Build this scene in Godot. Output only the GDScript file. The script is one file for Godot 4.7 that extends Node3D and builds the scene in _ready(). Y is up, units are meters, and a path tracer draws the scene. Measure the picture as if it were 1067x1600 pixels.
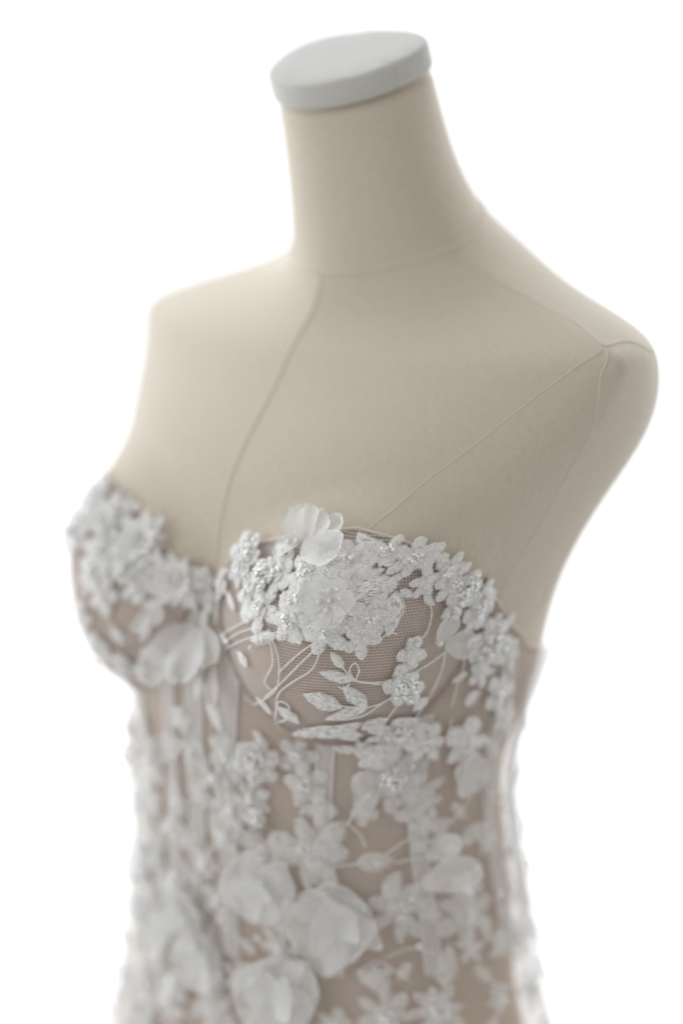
extends Node3D
# A bridal corset dress on a cream dress form in front of a glowing white studio screen. Body measures are in centimetres round a vertical axis; cm() turns them into metres with the waist 1.05 m up.

const WAIST := 1.05
const HK := [-26.0, -18.0, -10.0, -4.0, 2.0, 8.0, 14.0, 20.0, 26.0, 31.0, 34.0, 35.5, 36.7, 38.2, 40.0, 42.5, 46.0, 50.0, 53.0]
const BODY := {
	"W": [18.46, 17.85, 16.28, 14.77, 13.76, 12.99, 13.55, 14.27, 16.25, 18.67, 19.97, 19.71, 16.63, 11.8, 7.82, 6.01, 5.37, 5.16, 5.13],
	"F": [12.01, 12.21, 12.03, 11.69, 11.6, 11.51, 12.02, 11.74, 11.57, 10.02, 8.45, 7.33, 6.84, 6.77, 6.3, 5.52, 5.05, 5.3, 6.5],
	"B": [13.1, 12.15, 10.33, 9.55, 9.09, 8.66, 9.73, 10.92, 12.45, 13.23, 12.0, 11.14, 10.37, 10.0, 8.39, 6.53, 5.29, 3.97, 1.65],
	"P": [2.11, 2.12, 2.13, 2.15, 2.14, 2.22, 2.3, 2.36, 2.44, 2.17, 1.85, 1.59, 1.45, 1.4, 1.59, 1.89, 1.99, 1.99, 1.99],
	"Q": [2.1, 2.1, 2.1, 2.11, 2.11, 2.19, 2.3, 2.41, 2.64, 2.57, 2.22, 1.97, 1.77, 1.65, 1.74, 1.92, 2.01, 2.0, 1.99],
	"Z": [0.59, 1.05, 1.56, 1.69, 1.81, 1.93, 1.4, 0.86, -0.25, -1.74, -1.8, -1.37, -1.57, -2.44, -2.79, -2.29, -1.33, -0.64, -0.77],
	"T": [-0.08, -0.12, -0.13, -0.16, -0.1, 0.06, -1.71, -3.81, -4.6, -1.02, 4.66, 8.03, 11.52, 14.65, 17.42, 19.8, 19.95, 20.63, 22.24],
}
const APERTURE := 68.0   # width of the lens opening in millimetres
const NT := 240
var bend := {}          # second derivatives of the splines
var heights := PackedFloat32Array()
var grid_p := PackedVector3Array()
var grid_n := PackedVector3Array()
var mats := {}
var rng := RandomNumberGenerator.new()
var dress: Node3D
var flower_count := 0

# ---------------------------------------------------------------- the body as a surface: height h (cm from the waist) and angle t (degrees from the front, + to the wearer's left)

func spline_bend(y: Array) -> Array:
	var n := y.size()
	var c := []
	var d := []
	c.resize(n); d.resize(n)
	c[0] = 0.0; d[0] = 0.0
	for i in range(1, n - 1):
		var h0: float = HK[i] - HK[i - 1]
		var h1: float = HK[i + 1] - HK[i]
		var r: float = 6.0 * ((y[i + 1] - y[i]) / h1 - (y[i] - y[i - 1]) / h0)
		var den: float = 2.0 * (h0 + h1) - h0 * c[i - 1]
		c[i] = h1 / den
		d[i] = (r - h0 * d[i - 1]) / den
	var m := []
	m.resize(n)
	m.fill(0.0)
	for i in range(n - 2, 0, -1):
		m[i] = d[i] - c[i] * m[i + 1]
	return m

func spl(key: String, h: float) -> float:
	var y: Array = BODY[key]
	var m: Array = bend[key]
	var i := 0
	while i < HK.size() - 2 and h > HK[i + 1]:
		i += 1
	var hi: float = HK[i + 1] - HK[i]
	var a: float = (HK[i + 1] - h) / hi
	var b: float = (h - HK[i]) / hi
	return a * y[i] + b * y[i + 1] + ((a * a * a - a) * m[i] + (b * b * b - b) * m[i + 1]) * hi * hi / 6.0

func soft(x: float) -> float:
	x = clampf(x, 0.0, 1.0)
	return x * x * (3.0 - 2.0 * x)

func row_of(h: float) -> Array:
	if h < -26.0:      # below the hips: the mermaid skirt, widening to the hem
		var k := (-26.0 - h) / 79.0
		var r := row_of(-26.0)
		var s := (spl("W", -25.0) - spl("W", -26.0)) * (h + 26.0)
		var flare := 1.6 * k + 26.0 * pow(k, 3.0)
		return [r[0] + minf(s, 1.0) + flare, r[1] + flare * 0.9, r[2] + flare * 1.5, r[3], r[4], r[5], 0.0]
	return [spl("W", h), spl("F", h), spl("B", h), spl("P", h), spl("Q", h), spl("Z", h), deg_to_rad(spl("T", h))]

func surf(h: float, t: float, r: Array) -> Vector3:
	var s := sin(t)
	var c := cos(t)
	var w := soft(c * 2.0 + 0.5)
	var e: float = 2.0 / (r[3] * w + r[4] * (1.0 - w))
	var x: float = r[0] * signf(s) * pow(absf(s), e)
	var zl: float = (r[1] if c >= 0.0 else r[2]) * signf(c) * pow(absf(c), e)
	var y: float = h - zl * sin(r[6])
	var z: float = r[5] + zl * cos(r[6])
	var tw := rad_to_deg(atan2(s, c))
	var dy := y - 20.4
	var k := soft(0.4 + dy / 10.0)
	var dt := (absf(tw) - 40.3) / (37.0 + 5.0 * k)
	var dn := dy / (7.7 if dy < 0.0 else 8.5)
	var r2 := clampf(1.0 - dt * dt - dn * dn, 0.0, 1.0)
	var g := 4.4 * (pow(r2, 0.6) * (1.0 - k) + r2 * r2 * k)
	return Vector3(x + signf(tw) * 0.3 * g, y, z + 0.954 * g)

func build_grid() -> void:
	for key in BODY:
		bend[key] = spline_bend(BODY[key])
	var h := -105.0
	while h < 53.0:
		heights.append(h)
		h += 2.5 if h < -32.5 else 0.4 if h < 32.9 else 0.15 if h < 41.9 else 0.4
	heights.append(53.0)
	for hh in heights:
		var r := row_of(hh)
		for j in NT:
			grid_p.append(surf(hh, TAU * j / NT - PI, r))
	grid_n.resize(grid_p.size())
	var rows := heights.size()
	for i in rows:
		for j in NT:
			var up := grid_p[mini(i + 1, rows - 1) * NT + j] - grid_p[maxi(i - 1, 0) * NT + j]
			var across := grid_p[i * NT + (j + 1) % NT] - grid_p[i * NT + (j + NT - 1) % NT]
			grid_n[i * NT + j] = across.cross(up).normalized()

func index_of(h: float) -> float:
	var lo := 0
	var hi := heights.size() - 1
	while hi - lo > 1:
		var mid := (lo + hi) / 2
		if heights[mid] <= h:
			lo = mid
		else:
			hi = mid
	return lo + clampf((h - heights[lo]) / (heights[hi] - heights[lo]), 0.0, 1.0)

func both(h: float, t: float) -> Array:   # [point, normal] in cm
	var fi := index_of(h)
	var fj := fposmod(t + 180.0, 360.0) / 360.0 * NT
	var i := mini(int(fi), heights.size() - 2)
	var j := int(fj) % NT
	var a := fi - i
	var b := fj - int(fj)
	var j1 := (j + 1) % NT
	var p := grid_p[i * NT + j].lerp(grid_p[i * NT + j1], b).lerp(grid_p[(i + 1) * NT + j].lerp(grid_p[(i + 1) * NT + j1], b), a)
	var n := grid_n[i * NT + j].lerp(grid_n[i * NT + j1], b).lerp(grid_n[(i + 1) * NT + j].lerp(grid_n[(i + 1) * NT + j1], b), a)
	return [p, n.normalized()]

func cm(p: Vector3) -> Vector3:
	return Vector3(p.x * 0.01, p.y * 0.01 + WAIST, p.z * 0.01)

func at(h: float, t: float, off := 0.0) -> Vector3:
	var a := both(h, t)
	return cm(a[0] + a[1] * off)

func frame(h: float, t: float) -> Array:   # [point, across, up, normal, cm per degree, cm per cm of height]
	var a := both(h, t)
	var pt: Vector3 = (both(h, t + 1.5)[0] - both(h, t - 1.5)[0]) / 3.0
	var ph: Vector3 = (both(h + 0.4, t)[0] - both(h - 0.4, t)[0]) / 0.8
	var n: Vector3 = a[1]
	var across := (pt - n * pt.dot(n)).normalized()
	return [a[0], across, n.cross(across).normalized(), n, maxf(pt.length(), 0.05), clampf(ph.length(), 0.5, 2.5)]

func laid(f: Array, h: float, t: float, x: float, y: float, w: float) -> Vector3:   # a point x across, y up and w off the surface round (h, t)
	var a := both(h + y / f[5], t + x / f[4])
	return cm(a[0] + a[1] * w)

# ---------------------------------------------------------------- helpers that make nodes

func piece(called: String, mesh: Mesh, m: Material, parent: Node = self) -> MeshInstance3D:
	var o := MeshInstance3D.new()
	o.name = called
	o.mesh = mesh
	o.material_override = m
	parent.add_child(o, true)
	return o

func holder(called: String, parent: Node = self) -> Node3D:
	var o := Node3D.new()
	o.name = called
	parent.add_child(o, true)
	return o

func tag(o: Node, label := "", category := "", kind := "") -> void:
	if label: o.set_meta("label", label)
	if category: o.set_meta("category", category)
	if kind: o.set_meta("kind", kind)

func sheet(nu: int, nv: int, f: Callable, uv: Callable, closed := false) -> ArrayMesh:
	var st := SurfaceTool.new()
	st.begin(Mesh.PRIMITIVE_TRIANGLES)
	st.set_smooth_group(0)
	for j in nv + 1:
		for i in nu + 1:
			var u := float(i) / nu
			var v := float(j) / nv
			st.set_uv(uv.call(u, v))
			st.add_vertex(f.call(0.0 if closed and i == nu else u, v))
	for j in nv:
		for i in nu:
			var a := j * (nu + 1) + i
			for k in [a, a + nu + 1, a + 1, a + 1, a + nu + 1, a + nu + 2]:
				st.add_index(k)
	st.generate_normals()
	return st.commit()

func plain_uv(u: float, v: float) -> Vector2:
	return Vector2(u, v)

func tube(points: Array, radius: float, sides := 6, st: SurfaceTool = null) -> SurfaceTool:
	if st == null:
		st = SurfaceTool.new()
		st.begin(Mesh.PRIMITIVE_TRIANGLES)
		st.set_smooth_group(0)
	var side := Vector3.ZERO
	var rings := []
	for i in points.size():
		var d: Vector3 = (points[mini(i + 1, points.size() - 1)] - points[maxi(i - 1, 0)]).normalized()
		if side == Vector3.ZERO:
			side = d.cross(Vector3(0.31, 0.9, 0.3)).normalized()
		side = (side - d * side.dot(d)).normalized()
		var other := d.cross(side)
		var ring := []
		var r := radius * (0.55 if i == 0 or i == points.size() - 1 else 1.0)
		for k in sides:
			var a := TAU * k / sides
			ring.append(points[i] + (side * cos(a) + other * sin(a)) * r)
		rings.append(ring)
	for i in rings.size() - 1:
		for k in sides:
			var k1 := (k + 1) % sides
			for v in [rings[i][k], rings[i + 1][k], rings[i][k1], rings[i][k1], rings[i + 1][k], rings[i + 1][k1]]:
				st.set_uv(Vector2(float(k) / sides, i * 0.5))
				st.add_vertex(v)
	return st

func tube_mesh(points: Array, radius: float, sides := 6) -> ArrayMesh:
	var st := tube(points, radius, sides)
	st.index()
	st.generate_normals()
	return st.commit()

func track(ht: Array, off: float, steps := 5) -> Array:   # a smooth line on the body through [h, t, h, t ...]
	var n := ht.size() / 2
	var out := []
	for i in n - 1:
		for s in (steps + 1 if i == n - 2 else steps):
			var k := float(s) / steps
			var a := Vector2(ht[2 * maxi(i - 1, 0)], ht[2 * maxi(i - 1, 0) + 1])
			var b := Vector2(ht[2 * i], ht[2 * i + 1])
			var c := Vector2(ht[2 * i + 2], ht[2 * i + 3])
			var d := Vector2(ht[2 * mini(i + 2, n - 1)], ht[2 * mini(i + 2, n - 1) + 1])
			var p := b.cubic_interpolate(c, a, d, k)
			out.append(at(p.x, p.y, off))
	return out

func mirrored(ht: Array) -> Array:
	var out := ht.duplicate()
	for i in range(1, out.size(), 2):
		out[i] = -out[i]
	return out

# ---------------------------------------------------------------- materials

func noise(freq: float, seed_: int, octaves := 3) -> FastNoiseLite:
	var n := FastNoiseLite.new()
	n.seed = seed_
	n.frequency = freq
	n.fractal_octaves = octaves
	return n

func picture(w: int, h: int, f: Callable) -> Image:
	var im := Image.create(w, h, false, Image.FORMAT_RGBA8)
	for y in h:
		for x in w:
			im.set_pixel(x, y, f.call(x, y))
	return im

func material(called: String, linear: Color, rough: float) -> StandardMaterial3D:
	var m := StandardMaterial3D.new()
	m.resource_name = called
	m.albedo_color = linear.linear_to_srgb()
	m.roughness = rough
	m.cull_mode = BaseMaterial3D.CULL_DISABLED
	mats[called] = m
	return m

func make_materials() -> void:
	# canvas cover: a plain weave, with a little slub and soiling
	var slub := noise(0.02, 5)
	var drift := noise(0.03, 9, 2)
	drift.fractal_gain = 0.6
	var weave := func(x, y):
		var k := minf(minf(x, 511 - x), minf(y, 511 - y)) / 40.0     # the drift fades at the border so that the pattern repeats without a joint
		var sx: float = x + 5.0 * minf(k, 1.0) * drift.get_noise_2d(x, y)
		var sy: float = y + 5.0 * minf(k, 1.0) * drift.get_noise_2d(x + 900, y)
		var over := (int(sx / 8) + int(sy / 8)) % 2 == 0
		var a := sin(PI * fposmod(sx, 8) / 8.0)
		var b := sin(PI * fposmod(sy, 8) / 8.0)
		var v: float = (a * 0.6 + 0.4 * b if over else b * 0.6 + 0.4 * a)
		v = 0.25 + 0.6 * v + 0.10 * minf(k, 1.0) * slub.get_noise_2d(x * 2.0, y * 0.9)
		return Color(v, v, v)
	var wv := picture(512, 512, weave)
	var wt := ImageTexture.create_from_image(wv)
	var wc := picture(512, 512, func(x, y):
		var v: float = 0.74 + 0.26 * wv.get_pixel(x, y).r + 0.02 * slub.get_noise_2d(x, y * 2.0)
		return Color(v, v, v * 0.995))
	var wct := ImageTexture.create_from_image(wc)
	var m := material("canvas", Color(0.78, 0.685, 0.56), 0.92)
	m.albedo_texture = wct
	m.heightmap_enabled = true
	m.heightmap_texture = wt
	m.heightmap_scale = 0.005
	m.uv1_triplanar = true
	m.uv1_scale = Vector3.ONE * 13.0
	m.rim_enabled = true
	m.rim = 0.25
	m = material("cap_cloth", Color(0.74, 0.715, 0.665), 0.9)
	m.albedo_texture = wct
	m.heightmap_enabled = true
	m.heightmap_texture = wt
	m.heightmap_scale = 0.004
	m.uv1_triplanar = true
	m.uv1_scale = Vector3.ONE * 26.0
	m = material("seam_thread", Color(0.56, 0.51, 0.44), 0.9)

	m = material("seam_ridge", Color(0.70, 0.615, 0.51), 0.9)

	# the nude stretch lining
	m = material("nude_lining", Color(0.62, 0.42, 0.26), 0.9)
	m.albedo_texture = wct
	m.uv1_triplanar = true
	m.uv1_scale = Vector3.ONE * 22.0
	m.rim_enabled = true
	m.rim = 0.3

	m = material("cup_lining", Color(0.60, 0.42, 0.30), 0.85)
	m.albedo_texture = wct
	m.uv1_triplanar = true
	m.uv1_scale = Vector3.ONE * 22.0

	# tulle: a hexagonal net of fine white thread, the rest is open
	var net := func(x, y):
		var px: float = x / 32.0
		var py: float = y / 32.0 * 0.8660254
		var best := [9.0, 9.0]
		var row := int(floor(py / 0.8660254))
		for r in [row - 1, row, row + 1, row + 2]:
			var sh := 0.5 if posmod(r, 2) == 1 else 0.0
			var cx := floorf(px - sh)
			for k in [cx - 1, cx, cx + 1, cx + 2]:
				var wob := Vector2(sin(posmod(r, 8) * 7.1 + posmod(int(k), 8) * 3.7), sin(posmod(r, 8) * 3.3 + posmod(int(k), 8) * 5.9)) * 0.05
				var d := Vector2(px - (k + sh) - wob.x, py - r * 0.8660254 - wob.y).length()
				if d < best[0]:
					best = [d, best[0]]
				elif d < best[1]:
					best[1] = d
		var edge: float = (best[1] - best[0]) * 0.5
		var a := clampf((0.145 - edge) / 0.07, 0.0, 0.95)
		return Color(1, 1, 1, a)
	var nt := ImageTexture.create_from_image(picture(256, 256, net))
	m = material("tulle", Color(0.80, 0.77, 0.735), 0.8)
	m.albedo_texture = nt
	m.transparency = BaseMaterial3D.TRANSPARENCY_ALPHA
	m.backlight_enabled = true
	m.backlight = Color(0.5, 0.5, 0.5)

	# embroidery: satin stitches that run out from the middle of each petal, frayed at the edge
	for variant in 2:
		var strand := noise(0.11, 11 + variant, 2)
		var blot := noise(0.05, 21 + variant, 2)
		var gaps := func(x, y):
			var u: float = x / 127.5 - 1.0
			var s := strand.get_noise_2d(x * 1.05, y * 0.2)
			var frayed := 0.93 + 0.5 * strand.get_noise_2d(x * 0.5 + 300.0, y * 2.2)
			var open: bool = s < -0.30 - 0.25 * blot.get_noise_2d(x, y) or absf(u) > frayed
			var v := clampf(0.97 + 0.36 * s, 0.5, 1.0)
			return Color(v, v, v, 0.0 if open else 1.0)
		var cloth := picture(256, 256, gaps)
		var ct := ImageTexture.create_from_image(cloth)
		m = material("embroidery_%d" % variant, Color(0.97, 0.95, 0.91), 0.6)
		m.albedo_texture = ct
		m.transparency = BaseMaterial3D.TRANSPARENCY_ALPHA_SCISSOR
		m.alpha_scissor_threshold = 0.5
		m.heightmap_enabled = true
		m.heightmap_texture = ct
		m.heightmap_scale = 0.0025
		m.rim_enabled = true
		m.rim = 0.4
		m.backlight_enabled = true
		m.backlight = Color(0.2, 0.2, 0.2)
	for variant in 2:     # the same stitching in a sheerer thread, for the bodice and hips
		m = mats["embroidery_%d" % variant].duplicate()
		m.resource_name = "sheer_embroidery_%d" % variant
		m.transparency = BaseMaterial3D.TRANSPARENCY_ALPHA
		m.albedo_color.a = 0.66
		mats[m.resource_name] = m
	m = material("cord", Color(0.86, 0.835, 0.79), 0.55)
	m.rim_enabled = true
	m.rim = 0.3
	# organza: sheer, crisp, lets light through
	m = material("organza", Color(0.95, 0.935, 0.90), 0.5)
	m.albedo_color.a = 0.62
	m.transparency = BaseMaterial3D.TRANSPARENCY_ALPHA
	m.backlight_enabled = true
	m.backlight = Color(0.2, 0.2, 0.2)
	m.rim_enabled = true
	m.rim = 0.5
	var crease := noise(0.02, 31, 3)
	var fine := noise(0.2, 33, 1)
	var sheer := ImageTexture.create_from_image(picture(192, 192, func(x, y):
		var v: float = crease.get_noise_2d(x * 1.6, y * 0.5)
		var fold := maxf(0.0, 1.0 - absf(v) * 9.0)
		var thread: float = 0.06 * (x % 3) + 0.05 * (y % 3)
		var edge := maxf(absf(x / 95.5 - 1.0), y / 191.0)
		var a: float = 0.44 + 0.2 * fold + thread + 0.12 * fine.get_noise_2d(x, y) + (0.2 if edge > 0.955 else 0.0)
		var g := 0.97 - 0.05 * fold
		return Color(g, g, g, clampf(a, 0.3, 0.95))))
	m.albedo_color.a = 0.95
	m.albedo_texture = sheer
	m.heightmap_enabled = true
	m.heightmap_texture = sheer
	m.heightmap_scale = 0.006
	m = material("chiffon", Color(0.92, 0.905, 0.875), 0.6)
	m.albedo_color.a = 0.9
	m.transparency = BaseMaterial3D.TRANSPARENCY_ALPHA
	m.backlight_enabled = true
	m.backlight = Color(0.45, 0.45, 0.45)
	m = material("pearl", Color(0.80, 0.78, 0.74), 0.16)
	m.clearcoat_enabled = true
	m.clearcoat = 0.8
	m.clearcoat_roughness = 0.06
	m = material("seed_bead", Color(0.95, 0.94, 0.92), 0.12)
	m.metallic = 0.55
	m.metallic_specular = 0.9
	m.clearcoat_enabled = true
	m.clearcoat = 1.0
	m.clearcoat_roughness = 0.03
	m = material("sheer_tape", Color(0.80, 0.77, 0.72), 0.6)
	m.albedo_color.a = 0.6
	m.transparency = BaseMaterial3D.TRANSPARENCY_ALPHA
	m = material("tape_cover", Color(0.38, 0.29, 0.24), 0.7)
	m = material("edging", Color(0.74, 0.66, 0.54), 0.7)
	m = material("studio_floor", Color(0.52, 0.51, 0.50), 0.9)
	m = material("metal_pole", Color(0.5, 0.5, 0.5), 0.35)
	m.metallic = 0.9
	m = material("screen_glow", Color(0.9, 0.9, 0.9), 0.9)
	m.emission_enabled = true
	m.emission = Color(0.965, 0.98, 1.0)
	m.emission_energy_multiplier = 0.9

# ---------------------------------------------------------------- trims of the dress

func petal_shape(v: float, pointed: float) -> float:   # half width along a petal, 1 at its widest
	var blunt := 1.42 * pow(v + 0.03, 0.5) * sqrt(maxf(1.0 - pow(v, 4.5), 0.0))
	var sharp := pow(sin(PI * clampf(pow(v, 0.8) * 0.98 + 0.02, 0.0, 1.0)), 0.95)
	return maxf(lerpf(blunt, sharp, pointed), 0.015)

func lace_petal(called: String, f: Array, h: float, t: float, angle: float, start: float, long: float, wide: float, pointed: float, lift: float, parent: Node, flare := 0.0) -> void:
	# a flat embroidered piece that follows the body, a millimetre or so proud of the net
	var dir := Vector2(cos(angle), sin(angle))
	var side := Vector2(-dir.y, dir.x)
	var wave := rng.randf() * TAU
	var ripple := rng.randf_range(0.04, 0.10)
	var shape := func(u: float, v: float):
		v = 1.0 - pow(1.0 - v, 1.6)
		var x := u * 2.0 - 1.0
		var w: float = wide * 0.5 * petal_shape(v, pointed) * (1.0 + ripple * sin(v * 17.0 + wave + 2.0 * signf(x)))
		var p: Vector2 = dir * (start + long * v * (1.0 + 0.05 * sin(x * 5.0 + wave))) + side * x * w
		return laid(f, h, t, p.x, p.y, lift + 0.09 * (1.0 - x * x) + flare * v * v + 0.02 * sin(v * 9.0 + wave))
	piece(called, sheet(6, 8, shape, plain_uv), mats[("sheer_" if h < 11.5 else "") + "embroidery_%d" % (rng.randi() % 2)], parent)

func loose_petal(called: String, f: Array, angle: float, start: float, long: float, wide: float, rise: float, curl: float, parent: Node, m: Material, pointed := 0.0, base := 0.25) -> void:
	# a free-standing cut of organza: it leaves the surface at `rise` degrees and curls back
	var dir: Vector3 = f[1] * cos(angle) + f[2] * sin(angle)
	var side: Vector3 = f[3].cross(dir).normalized()
	var n: Vector3 = f[3]
	var wave := rng.randf() * TAU
	var cup := rng.randf_range(0.08, 0.26)
	var skew := rng.randf_range(-0.18, 0.18)
	var spine := [Vector2(start, base)]
	var a := deg_to_rad(rise)
	if rise < 9.0:
		cup *= 0.4
	for i in 10:
		spine.append(spine[-1] + Vector2(cos(a), sin(a)) * long / 10.0)
		a -= deg_to_rad(curl) / 10.0
	var shape := func(u: float, v: float):
		v = 1.0 - pow(1.0 - v, 1.6)
		var x := u * 2.0 - 1.0
		var w: float = wide * 0.5 * petal_shape(v, pointed) * (1.0 + 0.07 * sin(v * 9.0 + wave * signf(x)) + 0.03 * sin(v * 31.0 + wave))
		var k := v * 10.0
		var i := mini(int(k), 9)
		var s: Vector2 = spine[i].lerp(spine[i + 1], k - i)
		var up: float = s.y + (cup * x * x * wide * v + 0.045 * wide * sin(x * 4.0 + wave + v * 3.0) * v)
		return cm(f[0] + dir * (s.x + 0.06 * long * sin(x * 6.0 + wave) * v * v) + side * (x * w + skew * long * v * v) + n * maxf(up, 0.15))
	piece(called, sheet(9, 12, shape, plain_uv), m, parent)

func bead_shape(radius: float) -> Mesh:
	var s := SphereMesh.new()
	s.radius = radius
	s.height = radius * 2.0
	s.radial_segments = 12
	s.rings = 6
	return s

var unit_bead: Mesh

func pearl(h: float, t: float, across: float, parent: Node, off := 0.0) -> void:
	var o := piece("pearl", unit_bead, mats["pearl"], parent)
	o.position = at(h, t, 0.35 + off + across * 0.5)
	o.scale = Vector3.ONE * across * 0.01

func beadwork(f: Array, h: float, t: float, spread: float, count: int, parent: Node, lift := 0.4) -> void:
	# seed beads and short bugles too small to pick apart
	var st := SurfaceTool.new()
	st.begin(Mesh.PRIMITIVE_TRIANGLES)
	for i in count:
		var r := spread * sqrt(rng.randf())
		var a := rng.randf() * TAU
		var p := laid(f, h, t, r * cos(a), r * sin(a), lift + rng.randf() * 0.18)
		var b := Basis.from_euler(Vector3(rng.randf() * TAU, rng.randf() * TAU, 0)).scaled(Vector3.ONE * rng.randf_range(0.0007, 0.0013))
		if rng.randf() < 0.1:
			b = b * Basis.from_scale(Vector3(0.6, 2.2, 0.6))
		st.append_from(unit_bead_small, 0, Transform3D(b, p))
	var o := piece("beadwork", st.commit(), mats["seed_bead"], parent)
	tag(o, "", "", "stuff")

var unit_bead_small: Mesh

func flower(kind: String, h: float, t: float, r: float, turn: float, n: int) -> void:
	var f := frame(h, t)
	var lift := 0.34 + 0.03 * (flower_count % 4)
	flower_count += 1
	var a0 := deg_to_rad(turn)
	if kind == "lace":
		var o := holder("lace_flower", dress)
		for k in n:
			var a := a0 + TAU * k / n + rng.randf_range(-0.16, 0.16)
			lace_petal("petal", f, h, t, a, r * 0.08, r * rng.randf_range(0.8, 1.05), r * (3.9 / n) * rng.randf_range(0.75, 1.15), rng.randf_range(0.0, 0.6), lift + 0.03 * (k % 3), o)
		for k in 3:
			lace_petal("inner_petal", f, h, t, a0 + 0.6 + TAU * k / 3.0, 0.0, r * 0.42, r * 0.5, 0.1, lift + 0.14, o)
		if r > 1.1:
			beadwork(f, h, t, r * 0.24, 9, o, lift + 0.22)
	elif kind == "beaded":
		var o := holder("beaded_flower", dress)
		for k in n:
			lace_petal("petal", f, h, t, a0 + TAU * k / n, r * 0.1, r * 0.95, r * (4.2 / n), 0.0, lift + 0.12 + 0.03 * (k % 2), o, 0.12)
		beadwork(f, h, t, r * 0.85, int(34 * r), o, lift + 0.22)
		beadwork(f, h, t, r * 0.45, int(20 * r), o, lift + 0.4)
	elif kind == "spiky":
		var o := holder("chiffon_flower", dress)
		for ring in 2:
			for k in n:
				loose_petal("petal", f, a0 + TAU * (k + 0.5 * ring) / n, 0.08, r * (1.0 - 0.25 * ring) * rng.randf_range(0.85, 1.1), r * 0.5, 14.0 + 26.0 * ring, 20.0, o, mats["chiffon"], 0.9, lift)
		beadwork(f, h, t, r * 0.3, 16, o, lift + 0.35)
	else:
		var o := holder("organza_flower", dress)
		var big := r > 2.0
		if big:
			for k in 4:
				loose_petal("petal", f, a0 + TAU * k / 4.0 + rng.randf_range(-0.35, 0.35), -r * 0.15, r * rng.randf_range(0.85, 1.2), r * rng.randf_range(1.25, 1.7), 3.0 + 5.0 * rng.randf(), rng.randf_range(-4.0, 10.0), o, mats["organza"], 0.0, lift + 0.12 + 0.07 * k)
			for k in 2:
				loose_petal("petal", f, a0 + 2.4 * k + rng.randf_range(-0.4, 0.4), -r * 0.1, r * rng.randf_range(0.55, 0.8), r * rng.randf_range(0.8, 1.1), 16.0 + 10.0 * rng.randf(), 12.0, o, mats["organza"], 0.05, lift + 0.45)
		else:
			for k in n:
				loose_petal("petal", f, a0 + TAU * k / n + rng.randf_range(-0.2, 0.2), 0.05, r * rng.randf_range(0.88, 1.1), r * (4.8 / n) * rng.randf_range(0.9, 1.25), 9.0 + rng.randf() * 6.0, -6.0 + 22.0 * rng.randf(), o, mats["organza"], 0.02, lift + 0.12 + 0.05 * (k % 2))

func leaf(h0: float, t0: float, h1: float, t1: float, wide: float) -> void:
	var f := frame(h0, t0)
	var d := Vector2((t1 - t0) * f[4], (h1 - h0) * f[5])
	lace_petal("lace_leaf", f, h0, t0, d.angle(), 0.0, d.length(), wide, 0.75, 0.33, dress)

func vine(ht: Array) -> void:
	var a := track(ht, 0.36)
	piece("lace_vine", tube_mesh(a, 0.00052, 6), mats["cord"], dress)

func free_petal(h0: float, t0: float, h1: float, t1: float, wide: float, rise: float) -> void:
	var f := frame(h0, t0)
	var d := Vector2((t1 - t0) * f[4], (h1 - h0) * f[5])
	loose_petal("organza_petal", f, d.angle(), 0.0, maxf(d.length(), wide * 0.6) * 1.05, wide, rise, 25.0, dress, mats["organza"], 0.12, 0.5)

# ---------------------------------------------------------------- the scene

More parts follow.
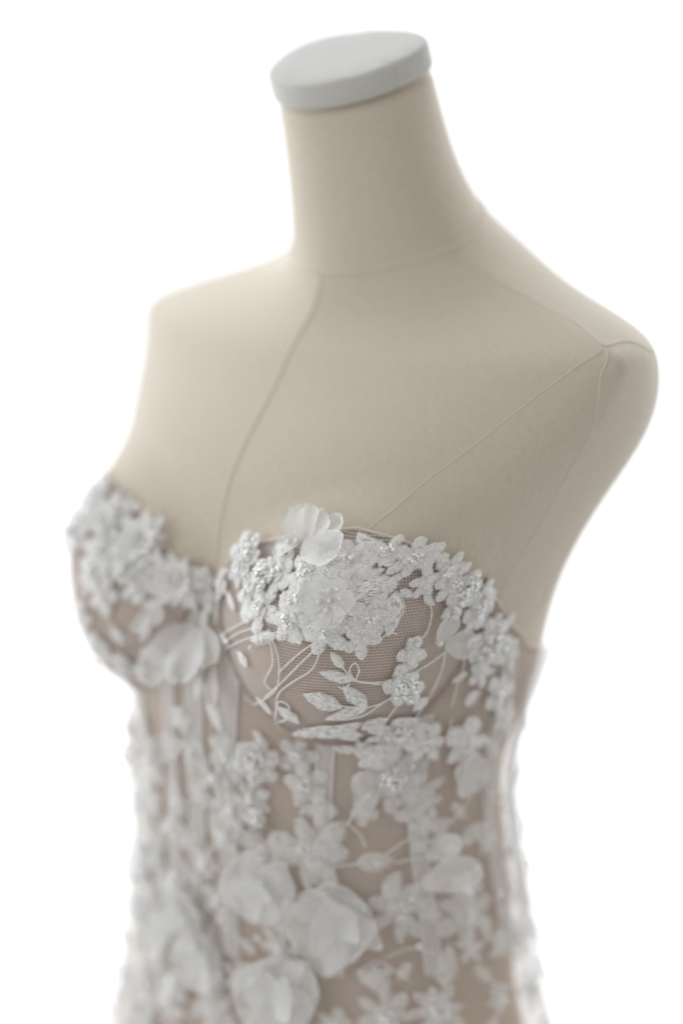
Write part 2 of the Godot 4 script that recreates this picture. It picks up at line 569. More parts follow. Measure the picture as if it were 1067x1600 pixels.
func _ready() -> void:
	# camera
	var cam := Camera3D.new()
	cam.name = "camera"
	add_child(cam)
	var yaw := deg_to_rad(42.67)
	var pitch := deg_to_rad(12.7)
	var toward := Vector3(sin(yaw) * cos(pitch), sin(pitch), cos(yaw) * cos(pitch))
	var aim := Vector3(cos(yaw), 0, -sin(yaw)) * -0.0077 + Vector3(0, 0.2334 + WAIST, 0)
	cam.look_at_from_position(aim + toward * 1.5046, aim)
	var lens := CameraAttributesPhysical.new()
	lens.frustum_focal_length = 12.0 / tan(deg_to_rad(24.82) / 2.0)
	lens.frustum_near = 0.05
	lens.frustum_far = 60.0
	lens.exposure_aperture = lens.frustum_focal_length / APERTURE
	build_grid()
	lens.frustum_focus_distance = (cam.position - at(21.45, 42.8)).dot(toward)
	cam.attributes = lens

	# the even, dim light of the white room round the set
	var around := WorldEnvironment.new()
	around.name = "surroundings"
	var env := Environment.new()
	env.background_mode = Environment.BG_COLOR
	env.background_color = Color(1.0, 1.0, 1.0)
	env.background_energy_multiplier = 0.55
	env.tonemap_mode = Environment.TONE_MAPPER_LINEAR
	env.tonemap_exposure = 1.0
	env.sdfgi_enabled = true
	env.ssao_enabled = true
	env.ssil_enabled = true
	around.environment = env
	add_child(around)

	# the glowing screen behind the set
	make_materials()
	unit_bead = bead_shape(0.5)
	unit_bead_small = bead_shape(1.0)
	rng.seed = 7
	var box := BoxMesh.new()
	box.size = Vector3(7.6, 3.6, 0.05)
	var scr := piece("light_screen", box, mats["screen_glow"])
	var turn := yaw + deg_to_rad(5.0)
	var face := Vector3(sin(turn), 0, cos(turn))
	scr.position = face * -1.35 + Vector3(0, 1.82, 0)
	scr.rotation.y = turn
	tag(scr, "wide glowing white studio light screen behind the dress form", "light screen")
	var lamp := AreaLight3D.new()
	lamp.name = "light_screen_glow"
	lamp.area_size = Vector2(7.6, 2.9)
	lamp.area_normalize_energy = false
	lamp.light_energy = 0.78
	lamp.light_color = Color(0.91, 0.955, 1.0)
	lamp.shadow_enabled = true
	lamp.set("area_range", 12.0)
	lamp.position = scr.position + face * 0.03 + Vector3(0, 0.35, 0)
	lamp.rotation.y = turn + PI
	add_child(lamp)
	# a tall strip light far to the left of the set: the side the light comes from and the points of light in the pearls
	var sbox := BoxMesh.new()
	sbox.size = Vector3(0.5, 1.6, 0.06)
	var aside := Vector3(sin(yaw - 1.15), 0, cos(yaw - 1.15))
	var strip := holder("strip_light")
	tag(strip, "tall narrow white studio strip light on a black stand", "strip light")
	strip.position = aside * 2.9
	strip.rotation.y = yaw - 1.15 + PI
	var glow := piece("diffuser", sbox, mats["screen_glow"], strip)
	glow.position = Vector3(0, 1.75, 0)
	var foot := CylinderMesh.new()
	foot.top_radius = 0.015
	foot.bottom_radius = 0.18
	foot.height = 0.94
	var stand := piece("stand", foot, mats["metal_pole"], strip)
	stand.position = Vector3(0, 0.47, 0)
	var key := AreaLight3D.new()
	key.name = "strip_light_glow"
	key.area_size = Vector2(0.5, 1.6)
	key.area_normalize_energy = false
	key.light_energy = 1.6
	key.light_color = Color(0.97, 0.985, 1.0)
	key.shadow_enabled = true
	key.set("area_range", 12.0)
	key.position = aside * 2.86 + Vector3(0, 1.75, 0)
	key.rotation.y = yaw - 1.15
	add_child(key)
	var fm := BoxMesh.new()
	fm.size = Vector3(9, 0.04, 9)
	var fl := piece("floor", fm, mats["studio_floor"])
	fl.position.y = -0.021
	tag(fl, "", "", "structure")

	build_form()
	build_dress()

func ring_line(h: float, off: float) -> Array:
	var out := []
	for i in 73:
		out.append(at(h, i * 5.0, off))
	return out

func seam(ht: Array, called: String, parent: Node, r := 0.00065) -> void:
	var o := piece(called, tube_mesh(track(ht, -0.01, 6), r, 6), mats["seam_ridge"], parent)
	var under := ht.duplicate()
	for i in range(0, under.size(), 2):     # the stitch line sinks in beside the ridge
		under[i] = under[i] - 0.075
		under[i + 1] = under[i + 1] + 0.12
	piece("stitch_line", tube_mesh(track(under, -0.012, 6), r * 0.42, 5), mats["seam_thread"], o)

func build_form() -> void:
	var form := holder("dress_form")
	tag(form, "cream canvas dress form bust with a flat grey-white neck cap", "dress form")
	var n := heights.size()
	var first := int(index_of(-24.0))
	var split := int(index_of(41.0))
	var last := int(index_of(51.4))
	var inner := func(i: int, j: int) -> Vector3:
		var hh := heights[i]
		var dip := 0.55 * soft((neckline(360.0 * j / NT - 180.0) + 0.2 - hh) / 1.5)
		if i >= last - 1:
			dip += 0.12 + 0.4 * (i - last + 1)
		if hh < 12.0:
			dip += 2.2 * soft((12.0 - hh) / 6.0)
		return cm(grid_p[i * NT + j] - grid_n[i * NT + j] * dip)
	var uv := func(u: float, v: float): return Vector2(u, v)
	piece("torso_cover", sheet(NT, split - first, func(u, v): return inner.call(first + int(round(v * (split - first))), int(round(u * NT)) % NT), uv, true), mats["canvas"], form)
	piece("neck_cover", sheet(NT, last - split, func(u, v): return inner.call(split + int(round(v * (last - split))), int(round(u * NT)) % NT), uv, true), mats["canvas"], form)
	# seams
	for s in [1, -1]:
		var side := func(a: Array): return a if s == 1 else mirrored(a)
		seam(side.call([35.96, 85.2, 35.4, 70.4, 34.6, 63.2, 33.68, 58.8, 32.55, 55.6, 31.5, 52.8, 30.3, 50.4, 29.25, 48.0, 28.2, 45.2, 27.15, 43.2, 26.1, 41.2, 25.2, 38.8, 23.0, 36.0]), "princess_seam", form)
		seam(side.call([35.92, 85.6, 34.76, 75.6, 33.08, 78.4, 31.35, 83.2, 29.85, 85.6, 28.5, 86.4, 27.0, 87.6, 25.65, 88.0, 24.3, 87.6, 22.8, 86.4, 21.45, 84.4, 19.95, 84.0, 17.5, 84.0]), "armhole_seam", form)
		seam(side.call([40.88, 80.4, 40.0, 84.4, 39.28, 86.4, 38.64, 86.8, 38.08, 90.4, 37.56, 92.4, 37.08, 93.6, 36.6, 92.4, 36.04, 87.2]), "shoulder_seam", form)
		seam(side.call([36.0, 86.0, 35.96, 91.0, 35.76, 100.4, 35.08, 105.6, 33.84, 112.4, 31.0, 115.0, 27.0, 112.0, 23.0, 106.0, 19.0, 102.0]), "arm_plate_seam", form)
	seam([41.0, 0.0, 38.0, 0.0, 35.0, 0.0, 31.0, 0.0, 27.0, 0.0, 23.0, 0.0, 19.5, 0.0], "centre_front_seam", form, 0.0010)
	piece("neck_seam", tube_mesh(ring_line(41.05, 0.0), 0.0013, 6), mats["seam_ridge"], form)
	# the neck cap: a padded disc wrapped in the same cloth
	var c := Vector3.ZERO
	for j in NT:
		c += grid_p[last * NT + j] / NT
	var rim := []
	for j in NT:
		rim.append(grid_p[last * NT + j])
	var up := Vector3(0, cos(deg_to_rad(21.0)), sin(deg_to_rad(21.0)))
	var prof := [Vector2(0.88, 0.0), Vector2(0.97, 0.06), Vector2(1.025, 0.12), Vector2(1.045, 0.3), Vector2(1.045, 1.42), Vector2(1.04, 1.58), Vector2(1.02, 1.69), Vector2(0.97, 1.745), Vector2(0.7, 1.77), Vector2(0.35, 1.78), Vector2(0.0, 1.78)]
	var lump := noise(0.35, 3)
	piece("neck_cap", sheet(96, prof.size() - 1, func(u, v):
		var q: Vector2 = prof[int(round(v * (prof.size() - 1)))]
		var p: Vector3 = rim[int(round(u * NT)) % NT]
		var r: Vector3 = c + (p - c) * q.x + up * q.y
		return cm(r + up * 0.06 * lump.get_noise_3dv(r * 1.6) * (1.0 if q.y > 1.2 else 0.3)), uv, true), mats["cap_cloth"], form)
	# two folds where the cloth of the cap is gathered
	for a in [70]:
		var p: Vector3 = rim[int((a + 180) / 360.0 * NT)]
		var inn: Vector3 = c + (p - c) * 0.80 + up * 1.75
		var fold := [inn, c + (p - c) * 0.9 + up * 1.76, c + (p - c) * 0.99 + up * 1.66, c + (p - c) * 1.042 + up * 1.4, c + (p - c) * 1.045 + up * 0.7, c + (p - c) * 1.04 + up * 0.05]
		var pts := []
		for q in fold:
			pts.append(cm(q))
		piece("cap_fold", tube_mesh(pts, 0.0009, 6), mats["cap_cloth"], form)
	var pole := CylinderMesh.new()
	pole.top_radius = 0.016
	pole.bottom_radius = 0.016
	pole.height = 0.9
	var po := piece("stand_pole", pole, mats["metal_pole"], form)
	po.position = Vector3(0, 0.45, 0)

const NECK := [-180.0, 15.4, -150.0, 15.4, -125.0, 15.9, -112.0, 16.4, -98.0, 17.1, -90.0, 18.6, -84.4, 20.1, -73.2, 22.35, -60.0, 23.85, -46.0, 24.9, -36.0, 25.1, -25.6, 24.6, -15.2, 23.25, -7.6, 21.45, -3.0, 20.25, 0.8, 20.6, 6.8, 22.8, 16.4, 23.7, 22.8, 24.3, 35.6, 25.0, 44.0, 24.8, 51.6, 24.45, 60.0, 23.85, 73.2, 22.35, 84.4, 20.0, 90.0, 18.5, 98.0, 17.0, 112.0, 16.3, 125.0, 15.9, 150.0, 15.4, 180.0, 15.4]

func neckline(t: float) -> float:
	t = wrapf(t, -180.0, 180.0)
	var i := 0
	while i < NECK.size() - 4 and t > NECK[i + 2]:
		i += 2
	var k: float = clampf((t - NECK[i]) / (NECK[i + 2] - NECK[i]), 0.0, 1.0)
	return lerpf(NECK[i + 1], NECK[i + 3], k)

func dress_layer(called: String, off: Callable, m: Material, low: float, rows: int, parent: Node, tile := 0.0) -> void:
	var shape := func(u, v):
		var t: float = u * 360.0 - 180.0
		var top := neckline(t)
		var k := pow(v, 1.0)
		var h := top - (top - low) * k if k < 0.0 else lerpf(top, low, k)
		return at(h, t, off.call(h, t))
	var uv := func(u, v):
		if tile == 0.0:
			return Vector2(u, v)
		var t: float = u * 360.0 - 180.0
		return Vector2(deg_to_rad(t) * 14.6 / (8.0 * tile), lerpf(neckline(t), low, v) / (8.0 * 0.866 * tile))
	piece(called, sheet(240, rows, shape, uv, false), m, parent)

func build_dress() -> void:
	dress = holder("wedding_dress")
	tag(dress, "strapless white lace corset wedding dress covered in flowers and pearls, worn by the dress form", "wedding dress")
	var inset := func(h: float, t: float) -> float:
		# the lining clings to the form; the net stands off it at the sides and below the waist
		var side := soft((absf(wrapf(t, -180.0, 180.0)) - 45.0) / 45.0) * soft((15.0 - h) / 6.0)
		var low := soft((4.0 - h) / 12.0)
		return -0.05 - 0.5 * side - 0.25 * soft((11.0 - h) / 4.0) - 0.9 * low * side
	dress_layer("nude_lining", inset, mats["nude_lining"], -30.0, 170, dress)
	for s in [1, -1]:     # the padded cups, a paler nude than the bodice
		var cup := func(u, v):
			var a: float = u * TAU
			var h: float = 20.4 + 8.2 * v * sin(a)
			var t: float = (40.3 + 36.6 * v * cos(a)) * s
			return at(minf(h, neckline(t) - 0.15), t, 0.02)
		piece("cup", sheet(96, 40, cup, plain_uv, true), mats["cup_lining"], dress)
	dress_layer("tulle_overlay", func(h, t): return 0.16 + 0.55 * soft(1.0 - absf(absf(t) - 122.0) / 26.0) * soft((h - neckline(t) + 5.0) / 5.0), mats["tulle"], -32.0, 170, dress, 0.195)
	var skirt := func(u, v):
		return at(lerpf(-31.6, -104.8, v), u * 360.0, 0.1 + 1.2 * v * sin(u * TAU * 14.0))
	piece("skirt", sheet(240, 40, skirt, plain_uv, true), mats["nude_lining"], dress)
	piece("skirt_tulle", sheet(240, 40, func(u, v): return at(lerpf(-31.6, -104.8, v), u * 360.0, 0.5 + 1.3 * v * sin(u * TAU * 14.0)), func(u, v): return Vector2(u * 60.0, v * 50.0), true), mats["tulle"], dress)

	# edging along the neckline
	var edge := []
	for i in 241:
		var t := i * 1.5 - 180.0
		edge.append(at(neckline(t) + 0.02, t, 0.1))
	piece("neckline_edging", tube_mesh(edge, 0.0011, 6), mats["edging"], dress)
	# wires under the cups, in a padded channel
	for s in [1, -1]:
		var wire := []
		for i in 41:
			var a := deg_to_rad(lerpf(176.0, 372.0, i / 40.0))
			wire.append(at(20.4 + 7.9 * sin(a), (40.3 + 37.0 * cos(a) * 1.01) * s, 0.14))
		piece("underwire_channel", tube_mesh(wire, 0.0023, 8), mats["tape_cover"], dress)
	# boning channels: sheer tapes down the bodice
	for t in [-150, -120, -100, -75, -52, -28, -11.5, -2.5, 7, 36, 64, 90, 104, 130, 160, 180]:
		var top := 12.3
		var b := absf(t)
		if b < 4.0: top = 18.5
		elif b < 78.0: top = 20.4 - 7.7 * sqrt(maxf(1.0 - pow((b - 40.3) / 37.0, 2.0), 0.0)) - 0.5
		elif b < 96.0: top = 17.5
		else: top = 15.2
		var half := 2.4 if b != 90 else 2.0
		var strip := func(u, v): return at(lerpf(top, -2.5, v), t + (u * 2.0 - 1.0) * half + 0.2 * sin(v * 20.0), 0.2 + 0.10 * (1.0 - pow(u * 2.0 - 1.0, 2.0)))
		var bone := piece("boning_channel", sheet(6, 40, strip, plain_uv), mats["sheer_tape"], dress)
		for e in [-1, 1]:
			var line := []
			for i in 25:
				line.append(at(lerpf(top, -2.5, i / 24.0), t + e * half, 0.24))
			piece("stitched_edge", tube_mesh(line, 0.0006, 5), mats["cord"], bone)
	# flowers sewn on, by kind: height, angle, radius, turn, petals
	for f in [
		["lace", 21.6, 40, 2.75, 20, 6],
		["lace", 20.2, 20, 1.67, 60, 5],
		["lace", 24.0, 47, 1.17, 10, 5],
		["lace", 23.7, 54, 1.42, 40, 6],
		["lace", 22.9, 64, 1.42, 0, 5],
		["lace", 22.4, 60, 1.08, 30, 5],
		["lace", 20.4, 4, 0.92, 0, 4],
		["lace", 16.5, 60, 1.42, 30, 5],
		["lace", 18.3, 62, 1.08, 0, 4],
		["lace", 13.1, 57, 2.00, 10, 6],
		["lace", 10.1, 56, 2.25, 0, 8],
		["lace", 11.8, 78, 1.67, 0, 5],
		["lace", 20.6, 76, 1.50, 0, 5],
		["lace", 11.4, 28, 1.25, 0, 5],
		["lace", 9.8, 31, 1.42, 30, 5],
		["lace", 8.2, 35, 1.08, 0, 4],
		["lace", 10.7, 7, 1.33, 0, 5],
		["lace", 10.3, 12, 1.25, 30, 5],
		["lace", 9.0, 4, 1.17, 0, 5],
		["lace", 5.4, 33, 2.42, 0, 7],
		["lace", 1.8, 56, 2.00, 0, 7],
		["lace", 0.9, 76, 1.92, 20, 6],
		["lace", -4.7, 49, 1.75, 90, 7],
		["lace", -4.7, 63, 1.83, 0, 8],
		["lace", -5.4, 35, 1.17, 0, 5],
		["lace", -0.9, -22, 1.67, 0, 6],
		["lace", -5.8, -24, 1.75, 10, 6],
		["lace", -7.0, -11, 1.75, 20, 6],
		["lace", -6.8, 3, 1.75, 0, 6],
		["lace", -9.3, -26, 1.58, 0, 6],
		["lace", 1.1, 5, 1.25, 0, 5],
		["lace", 1.8, -19, 1.33, 0, 5],
		["lace", 1.5, -6, 1.25, 30, 5],
		["lace", 3.3, 1, 1.17, 0, 5],
		["lace", 6.2, -23, 1.08, 0, 5],
		["lace", 10.5, -26, 1.08, 0, 5],
		["lace", 12.0, -6, 1.00, 0, 5],
		["lace", 7.7, -0, 0.92, 0, 5],
		["lace", 18.9, -21, 1.25, 0, 5],
		["lace", 14.8, -20, 1.25, 0, 5],
		["lace", 15.6, -11, 1.08, 0, 5],
		["lace", 17.4, -30, 1.08, 0, 5],
		["lace", 15.8, -26, 1.08, 0, 5],
		["lace", 21.4, -24, 1.67, 0, 6],
		["lace", 19.6, -13, 1.17, 0, 5],
		["lace", 12.8, 91, 1.08, 0, 5],
		["lace", 3.8, 98, 1.42, 0, 5],
		["lace", -1.5, 95, 1.67, 0, 6],
		["lace", -5.1, 100, 1.67, 0, 6],
		["lace", 14.6, 87, 1.25, 0, 5],
		["lace", -1.1, 22, 1.50, 0, 6],
		["spiky", 21.9, -14, 2.00, 10, 9],
		["spiky", 20.2, -5, 1.83, 30, 9],
		["spiky", 22.8, -25, 1.67, 0, 8],
		["beaded", 22.4, 10, 1.42, 0, 6],
		["beaded", 21.8, 18, 1.00, 0, 5],
		["beaded", 17.9, 81, 1.58, 0, 7],
		["beaded", 16.4, 61, 1.08, 0, 5],
		["beaded", 22.1, -36, 1.58, 0, 7],
		["beaded", 24.0, -34, 1.08, 0, 6],
		["beaded", 21.9, 71, 1.08, 0, 5],
		["beaded", 13.2, 56, 0.83, 0, 5],
		["beaded", 10.2, 56, 0.83, 0, 5],
		["beaded", -4.5, 63, 0.92, 0, 6],
		["beaded", -5.0, 49, 0.75, 0, 6],
		["lace", 20.6, 15, 1.42, 20, 6],
		["lace", 22.1, 22, 1.33, 50, 5],
		["lace", 20.1, 30, 1.33, 10, 6],
		["lace", 21.6, 9, 1.17, 0, 5],
		["lace", 23.4, 39, 1.42, 0, 6],
		["lace", 22.5, 30, 1.42, 30, 6],
		["lace", 20.7, 50, 1.33, 10, 5],
		["lace", 21.1, 30, 1.33, 0, 6],
		["lace", 19.8, 40, 1.33, 20, 6],
		["lace", 19.4, 49, 1.08, 0, 5],
		["lace", 23.4, -24, 1.25, 0, 6],
		["lace", 20.1, -25, 1.25, 0, 5],
		["lace", 20.9, -11, 1.33, 20, 6],
		["lace", 19.4, -3, 1.00, 0, 5],
		["lace", 19.8, -7, 1.08, 0, 5],
		["lace", 21.3, -18, 1.25, 0, 5],
		["lace", 19.4, 0, 0.92, 10, 5],
		["lace", 20.4, -1, 0.83, 0, 5],
		["lace", 22.2, 67, 1.33, 0, 6],
		["lace", 20.2, 76, 1.25, 0, 6],
		["lace", 18.9, 82, 1.00, 0, 5],
		["lace", 23.7, 58, 1.08, 0, 5],
		["lace", 20.9, 70, 1.17, 0, 5],
		["lace", 16.9, 89, 1.00, 0, 5],
		["lace", 16.1, 80, 1.08, 0, 5],
		["lace", 11.6, 51, 1.08, 0, 5],
		["lace", 12.2, 65, 1.25, 0, 6],
		["lace", 12.2, 45, 0.92, 0, 5],
		["lace", 9.2, 62, 1.08, 0, 5],
		["beaded", 20.4, -16, 0.92, 0, 5],
		["organza", 21.4, 39, 1.67, 5, 6],
		["organza", 2.5, 17, 2.58, 70, 5],
		["organza", 0.9, 38, 3.00, 30, 6],
		["organza", -3.9, 21, 2.83, 10, 6],
		["organza", -0.8, -6, 2.17, 0, 5],
		["organza", -3.5, -0, 2.17, 40, 5],
		["organza", 9.9, 80, 1.33, 20, 5],
		["organza", -3.0, -17, 1.50, 0, 5],
	]:
		flower(f[0], f[1], f[2], f[3], f[4], f[5])
	# single embroidered leaves: base, tip, width
	for f in [
		[18.45, 18.4, 19.20, 26.8, 0.92],
		[17.70, 10.0, 17.70, 3.2, 0.67],
		[14.25, 32.8, 15.15, 27.2, 1.08],
		[13.35, 36.8, 14.40, 49.6, 1.50],
		[13.95, 49.2, 14.55, 56.0, 1.17],
		[14.40, 24.4, 15.30, 20.4, 0.83],
		[19.05, 30.0, 19.65, 34.4, 0.83],
		[16.95, 18.0, 17.55, 14.0, 0.75],
		[13.05, 47.2, 13.80, 41.6, 1.00],
		[15.45, 65.6, 14.70, 62.0, 1.00],
		[17.85, 45.6, 18.75, 42.0, 0.62],
		[17.10, 48.4, 17.55, 39.6, 0.79],
		[15.45, 45.2, 16.20, 35.6, 1.33],
		[15.45, 51.6, 16.80, 46.0, 1.12],
		[15.45, 52.0, 14.70, 40.8, 0.88],
		[24.75, 37.2, 23.40, 47.2, 1.08],
		[23.70, 38.8, 22.50, 47.6, 1.08],
		[22.05, 54.0, 19.65, 55.6, 1.67],
		[21.45, 49.2, 18.90, 49.6, 1.50],
		[19.95, 3.6, 18.15, 2.4, 0.62],
		[20.25, 6.0, 19.50, 10.8, 0.62],
		[12.90, 27.2, 14.25, 42.0, 1.25],
		[13.50, 48.8, 13.95, 40.8, 1.17],
		[11.85, 42.4, 12.30, 37.6, 0.67],
		[12.15, 50.8, 11.85, 45.6, 0.67],
		[9.90, 47.6, 7.80, 49.2, 1.58],
		[7.35, 60.0, 8.25, 56.8, 0.83],
		[7.35, 60.0, 8.40, 60.4, 0.75],
		[7.35, 60.0, 7.95, 64.4, 0.83],
		[6.90, 66.8, 6.90, 76.0, 0.92],
		[5.40, 77.2, 6.15, 88.4, 1.33],
		[4.80, 44.8, 5.10, 56.0, 1.42],
		[2.55, 52.0, 4.20, 57.2, 1.33],
		[-3.30, 66.0, -0.75, 70.0, 1.67],
		[-3.60, 82.0, -2.40, 76.4, 0.92],
		[13.50, 1.2, 12.00, 6.0, 1.17],
		[4.95, 3.6, 7.35, 3.2, 1.17],
		[12.45, 15.2, 11.85, 18.0, 0.58],
		[11.40, 14.4, 11.85, 18.0, 0.58],
		[20.40, -0.8, 19.35, -2.0, 0.75],
		[19.05, -0.4, 17.55, -0.8, 0.67],
		[10.20, 26.0, 9.00, 29.2, 0.92],
		[11.40, 45.6, 10.95, 53.6, 0.83],
		[9.30, 66.4, 9.75, 72.8, 0.83],
		[8.10, 75.6, 6.90, 80.0, 0.83],
		[10.20, 90.8, 11.85, 85.2, 0.83],
		[5.40, 61.6, 6.00, 68.0, 0.83],
		[14.25, 76.0, 15.00, 80.4, 0.92],
		[15.90, 70.8, 16.20, 75.6, 0.83],
		[14.70, -0.4, 13.35, -1.2, 0.83],
		[8.25, -10.0, 6.60, -9.2, 0.83],
		[4.80, -16.4, 3.00, -18.0, 0.83],
		[7.95, 11.2, 6.45, 15.2, 0.92],
		[8.25, 19.2, 9.15, 17.2, 0.75],
		[5.10, 21.2, 6.45, 25.2, 0.92],
		[-1.80, 42.8, -3.00, 46.8, 1.00],
		[-1.50, 57.6, -2.55, 53.2, 0.83],
		[-1.20, 83.6, 0.15, 80.8, 1.00],
		[0.75, 98.4, 2.25, 93.6, 1.00],
		[19.80, -24.8, 18.60, -27.6, 0.83],
		[18.15, -9.2, 16.50, -12.4, 0.83],
		[17.10, -18.8, 16.20, -16.4, 0.83],
	]:
		leaf(f[0], f[1], f[2], f[3], f[4])
	# embroidered stems
	for v in [
		[18.75, 42.0, 17.85, 45.6, 17.10, 49.2, 16.95, 56.8, 17.40, 64.8, 18.15, 70.4],
		[17.55, 39.6, 17.10, 48.4, 16.80, 56.8, 17.25, 64.4],
		[16.20, 35.6, 15.60, 44.8, 15.45, 52.4, 15.90, 58.0, 16.50, 63.2],
		[14.70, 40.8, 14.85, 49.6, 15.75, 56.4, 16.20, 61.2],
		[16.95, 47.6, 16.65, 46.0, 16.80, 44.4],
		[17.10, 48.8, 17.70, 47.2, 18.15, 48.4, 17.70, 49.6, 17.10, 48.8],
		[11.55, 53.2, 12.75, 50.8, 14.40, 55.6, 15.75, 60.4],
		[17.10, 2.8, 18.30, 9.2, 19.80, 19.2, 20.25, 22.8],
		[16.80, 3.6, 18.45, 13.2, 19.50, 22.0],
		[16.65, 4.0, 18.60, 18.4, 19.35, 26.8, 19.65, 32.4],
		[19.35, 24.0, 18.15, 27.6, 16.95, 28.4, 15.90, 26.4, 14.25, 15.2, 14.40, 11.2],
		[19.05, 38.8, 18.15, 35.2, 16.65, 29.2, 15.45, 23.2],
		[19.05, 39.6, 17.70, 37.6, 16.80, 32.4, 15.90, 28.0, 14.55, 26.4],
		[12.90, 22.4, 14.55, 26.0, 15.45, 28.0, 15.30, 30.8, 14.40, 29.2, 13.95, 25.6],
		[19.20, 37.6, 18.45, 33.6, 17.10, 28.0],
		[19.35, 23.6, 17.70, 26.4, 16.50, 24.0, 16.05, 26.0],
		[20.55, 31.6, 21.00, 28.0, 21.45, 25.2],
		[21.45, 32.0, 20.25, 30.0, 19.50, 29.6],
		[19.35, 50.4, 19.50, 53.6, 19.80, 55.6, 19.65, 57.6],
		[18.30, 70.4, 16.80, 69.2, 15.15, 65.2, 13.95, 60.8],
		[17.55, 74.4, 15.90, 72.8, 14.25, 71.6],
		[12.15, 44.8, 12.75, 48.4, 12.45, 52.8],
		[11.40, 48.4, 10.20, 50.4, 9.15, 49.2],
		[4.80, 55.6, 4.95, 61.2, 4.95, 69.6],
		[4.80, 44.8, 4.65, 40.0, 4.20, 34.0],
		[5.40, 53.6, 6.15, 60.0, 6.90, 67.6],
		[8.40, 46.4, 7.20, 42.4, 6.30, 38.4, 7.05, 37.6, 7.50, 41.6, 6.75, 46.4, 5.85, 48.0],
		[-3.60, 81.6, -4.35, 88.4, -4.80, 98.4],
		[-0.75, 70.0, -3.30, 66.4, -4.35, 63.6],
		[9.15, 29.2, 7.95, 30.0, 6.60, 29.6],
		[8.40, 5.2, 7.35, 6.8, 5.25, 7.2],
		[12.45, 14.8, 11.25, 18.0, 10.65, 19.2, 10.95, 16.0],
		[15.30, -2.0, 14.40, 0.4, 13.50, 1.2],
		[19.65, -1.6, 18.75, 0.8, 18.00, 2.0],
		[13.50, 72.4, 12.30, 71.2, 10.95, 65.6, 10.05, 62.0],
		[11.10, 83.2, 8.25, 82.4, 6.90, 75.2],
		[17.70, -20.4, 16.95, -16.8, 16.50, -13.6],
		[-1.20, 50.0, -0.60, 58.0, -1.20, 65.6],
		[-2.25, 42.4, -1.35, 48.4, -2.70, 56.8],
		[22.05, 59.6, 20.85, 64.4, 19.50, 64.8, 19.05, 62.0],
	]:
		vine(v)
	# single organza petals that stand off the net
	for f in [
		[23.9, 23.5, 24.9, 18.0, 1.6, 24],
		[23.9, 25.5, 25.2, 22.5, 1.9, 34],
		[24.0, 27.5, 25.2, 28.5, 1.8, 30],
		[24.0, 29.0, 24.9, 34.0, 1.5, 20],
		[23.9, 25.0, 23.4, 37.0, 2.4, 10],
		[23.9, 24.0, 23.0, 19.0, 1.4, 14],
		[18.75, 68.0, 20.85, 68.0, 1.67, 30],
		[18.60, 69.6, 18.75, 75.2, 1.83, 20],
		[18.60, -8.8, 17.10, -10.8, 0.92, 35],
		[18.75, -8.0, 17.55, -7.2, 1.08, 40],
		[17.6, -2.4, 14.6, -11.5, 2.4, 25],
		[17.6, -1.6, 14.6, 0.8, 3.0, 32],
		[17.6, -0.8, 15.8, 4.5, 2.4, 26],
		[15.60, 3.2, 13.50, 5.6, 1.08, 30],
		[10.6, -5.0, 9.9, -13.0, 1.8, 12],
		[9.00, -24.0, 10.80, -7.6, 1.25, 50],
		[3.15, 63.2, 4.80, 78.0, 2.25, 28],
		[4.95, 65.6, 6.00, 74.8, 1.58, 28],
		[6.00, 12.8, 7.35, 14.8, 1.67, 50],
		[23.9, -43.0, 25.1, -45.5, 1.2, 22],
		[23.6, -45.0, 24.6, -50.0, 1.2, 20],
		[1.95, 33.6, 3.60, 34.0, 2.33, 40],
	]:
		free_petal(f[0], f[1], f[2], f[3], f[4], f[5])
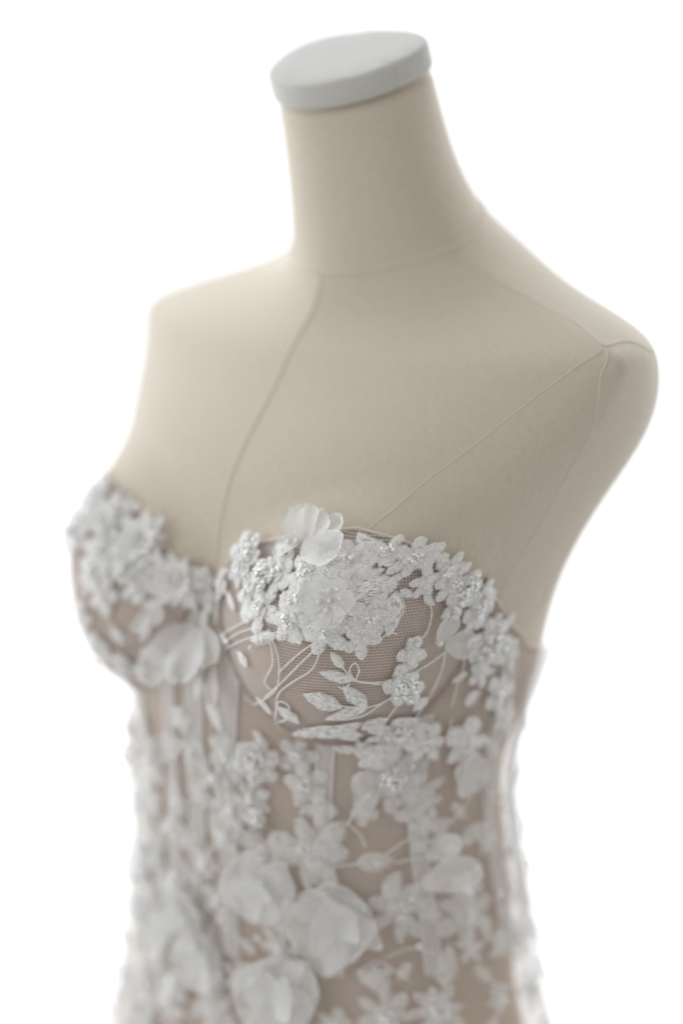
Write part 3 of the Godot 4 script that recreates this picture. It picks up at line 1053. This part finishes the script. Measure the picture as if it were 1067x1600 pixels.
	# pearls
	for f in [
		[21.90, 38.4, 0.21],
		[21.60, 41.6, 0.21],
		[21.30, 36.8, 0.21],
		[21.00, 39.2, 0.21],
		[21.15, 41.2, 0.21],
		[20.70, 39.2, 0.21],
		[21.45, 39.2, 0.19],
		[18.90, 67.6, 0.25],
		[19.05, 62.4, 0.21],
		[19.35, 60.4, 0.17],
		[23.55, 21.6, 0.21],
		[23.70, 23.6, 0.17],
		[23.10, 20.8, 0.17],
		[21.30, 6.4, 0.21],
		[21.75, 8.0, 0.19],
		[22.05, 9.2, 0.21],
		[22.20, 6.8, 0.19],
		[22.65, 10.0, 0.21],
		[23.25, 11.2, 0.19],
		[21.75, 11.2, 0.21],
		[21.45, 14.4, 0.21],
		[22.05, 16.8, 0.21],
		[21.15, 16.8, 0.21],
		[21.60, 19.2, 0.19],
		[21.90, 19.2, 0.17],
		[18.60, 22.0, 0.17],
		[18.75, 23.6, 0.19],
		[18.15, 20.0, 0.17],
		[20.40, 20.8, 0.17],
		[19.95, 20.8, 0.17],
		[20.25, 44.8, 0.17],
		[16.65, 60.4, 0.21],
		[16.80, 62.0, 0.21],
		[16.50, 63.2, 0.21],
		[16.05, 62.4, 0.21],
		[15.90, 60.4, 0.21],
		[16.35, 58.8, 0.21],
		[16.35, 61.6, 0.21],
		[13.80, 56.8, 0.19],
		[13.80, 58.0, 0.19],
		[13.20, 58.0, 0.19],
		[12.90, 56.0, 0.19],
		[10.35, 54.4, 0.19],
		[10.50, 56.4, 0.19],
		[10.05, 58.4, 0.19],
		[9.60, 56.4, 0.19],
		[11.85, 78.8, 0.25],
		[8.10, 88.4, 0.21],
		[7.50, 88.8, 0.21],
		[1.65, 86.8, 0.29],
		[1.35, 91.2, 0.25],
		[-0.45, 60.0, 0.25],
		[0.30, 40.0, 0.25],
		[0.75, 39.2, 0.17],
		[8.10, 30.4, 0.17],
		[8.55, 28.8, 0.17],
		[10.80, 26.0, 0.17],
		[6.15, 22.4, 0.17],
		[5.70, 30.0, 0.21],
		[5.10, 32.0, 0.17],
		[5.70, 33.6, 0.17],
		[2.55, -26.8, 0.25],
		[-3.15, -32.8, 0.25],
		[-4.95, -8.8, 0.21],
		[-4.65, -5.6, 0.21],
		[-7.35, -5.6, 0.25],
		[-7.20, -3.2, 0.21],
		[-7.05, -21.2, 0.21],
		[-6.90, -18.0, 0.17],
		[9.15, 4.4, 0.21],
		[-0.60, 16.4, 0.25],
		[4.95, 50.8, 0.21],
		[2.55, 59.6, 0.21],
		[2.25, 56.4, 0.17],
		[-4.95, 49.2, 0.19],
		[-4.20, 61.2, 0.19],
		[-4.50, 63.6, 0.19],
		[-4.80, 61.6, 0.19],
		[24.15, -32.8, 0.21],
		[24.30, -31.6, 0.21],
		[22.05, -40.8, 0.21],
		[21.75, -33.2, 0.21],
		[22.65, -32.8, 0.21],
		[22.05, -32.0, 0.17],
		[20.25, -3.2, 0.19],
		[20.40, -4.8, 0.19],
		[19.95, -5.2, 0.19],
		[22.05, -14.0, 0.19],
		[21.75, -14.4, 0.19],
		[21.60, -12.4, 0.19],
		[14.70, -29.6, 0.21],
		[18.15, 77.2, 0.17],
		[18.45, 80.4, 0.17],
		[17.55, 83.2, 0.17],
		[17.25, 80.4, 0.17],
		[16.80, 82.4, 0.17],
		[18.60, 78.0, 0.17],
		[21.30, 74.4, 0.19],
		[20.85, 76.4, 0.19],
		[21.15, 76.8, 0.19],
		[20.55, 78.0, 0.17],
		[10.95, 61.6, 0.17],
		[9.30, 49.2, 0.19],
	]:
		pearl(f[0], f[1], f[2] * 1.75, dress, 0.14)

	# the sides, back and skirt that the photograph does not show
	for i in 70:
		var t := rng.randf_range(138.0, 268.0)
		var h := rng.randf_range(-29.0, neckline(t) - 2.5)
		flower(["lace", "lace", "beaded"][i % 3], h, t, rng.randf_range(1.0, 2.0), rng.randf() * 90.0, 5 + i % 2)
	# lace that fills the bodice and hips, thick towards the wearer's right and the front, with open net left between
	for i in 120:
		var t := rng.randf_range(-75.0, 22.0)
		var h := rng.randf_range(-24.0, 11.0)
		flower("beaded" if i % 7 == 0 else "lace", h, t, rng.randf_range(0.7, 1.6), rng.randf() * 90.0, 4 + i % 4)
	for i in 22:
		flower("lace", rng.randf_range(-27.0, 11.0), rng.randf_range(94.0, 137.0), rng.randf_range(0.8, 1.09), rng.randf() * 90.0, 5 + i % 2)
	for i in 16:
		flower("lace", rng.randf_range(-6.0, 11.0), rng.randf_range(48.0, 100.0), rng.randf_range(0.7, 1.2), rng.randf() * 90.0, 5)
	for i in 80:     # loose embroidered petals that close the lace up along the neckline
		var t := rng.randf_range(-85.0, 90.0)
		if absf(t - 5.0) < 9.0: continue
		var h := neckline(t) - rng.randf_range(0.5, 2.6)
		var a := rng.randf() * TAU
		leaf(h, t, h + 0.9 * sin(a), t + 4.5 * cos(a), rng.randf_range(0.5, 0.9))
	var free := rng
	for i in 90:
		var t := free.randf_range(-80.0, 110.0) if i < 60 else free.randf_range(135.0, 270.0)
		var h := free.randf_range(-28.0, 11.0)
		var a := free.randf() * TAU
		leaf(h, t, h + 1.5 * sin(a), t + 6.0 * cos(a), free.randf_range(0.6, 1.0))
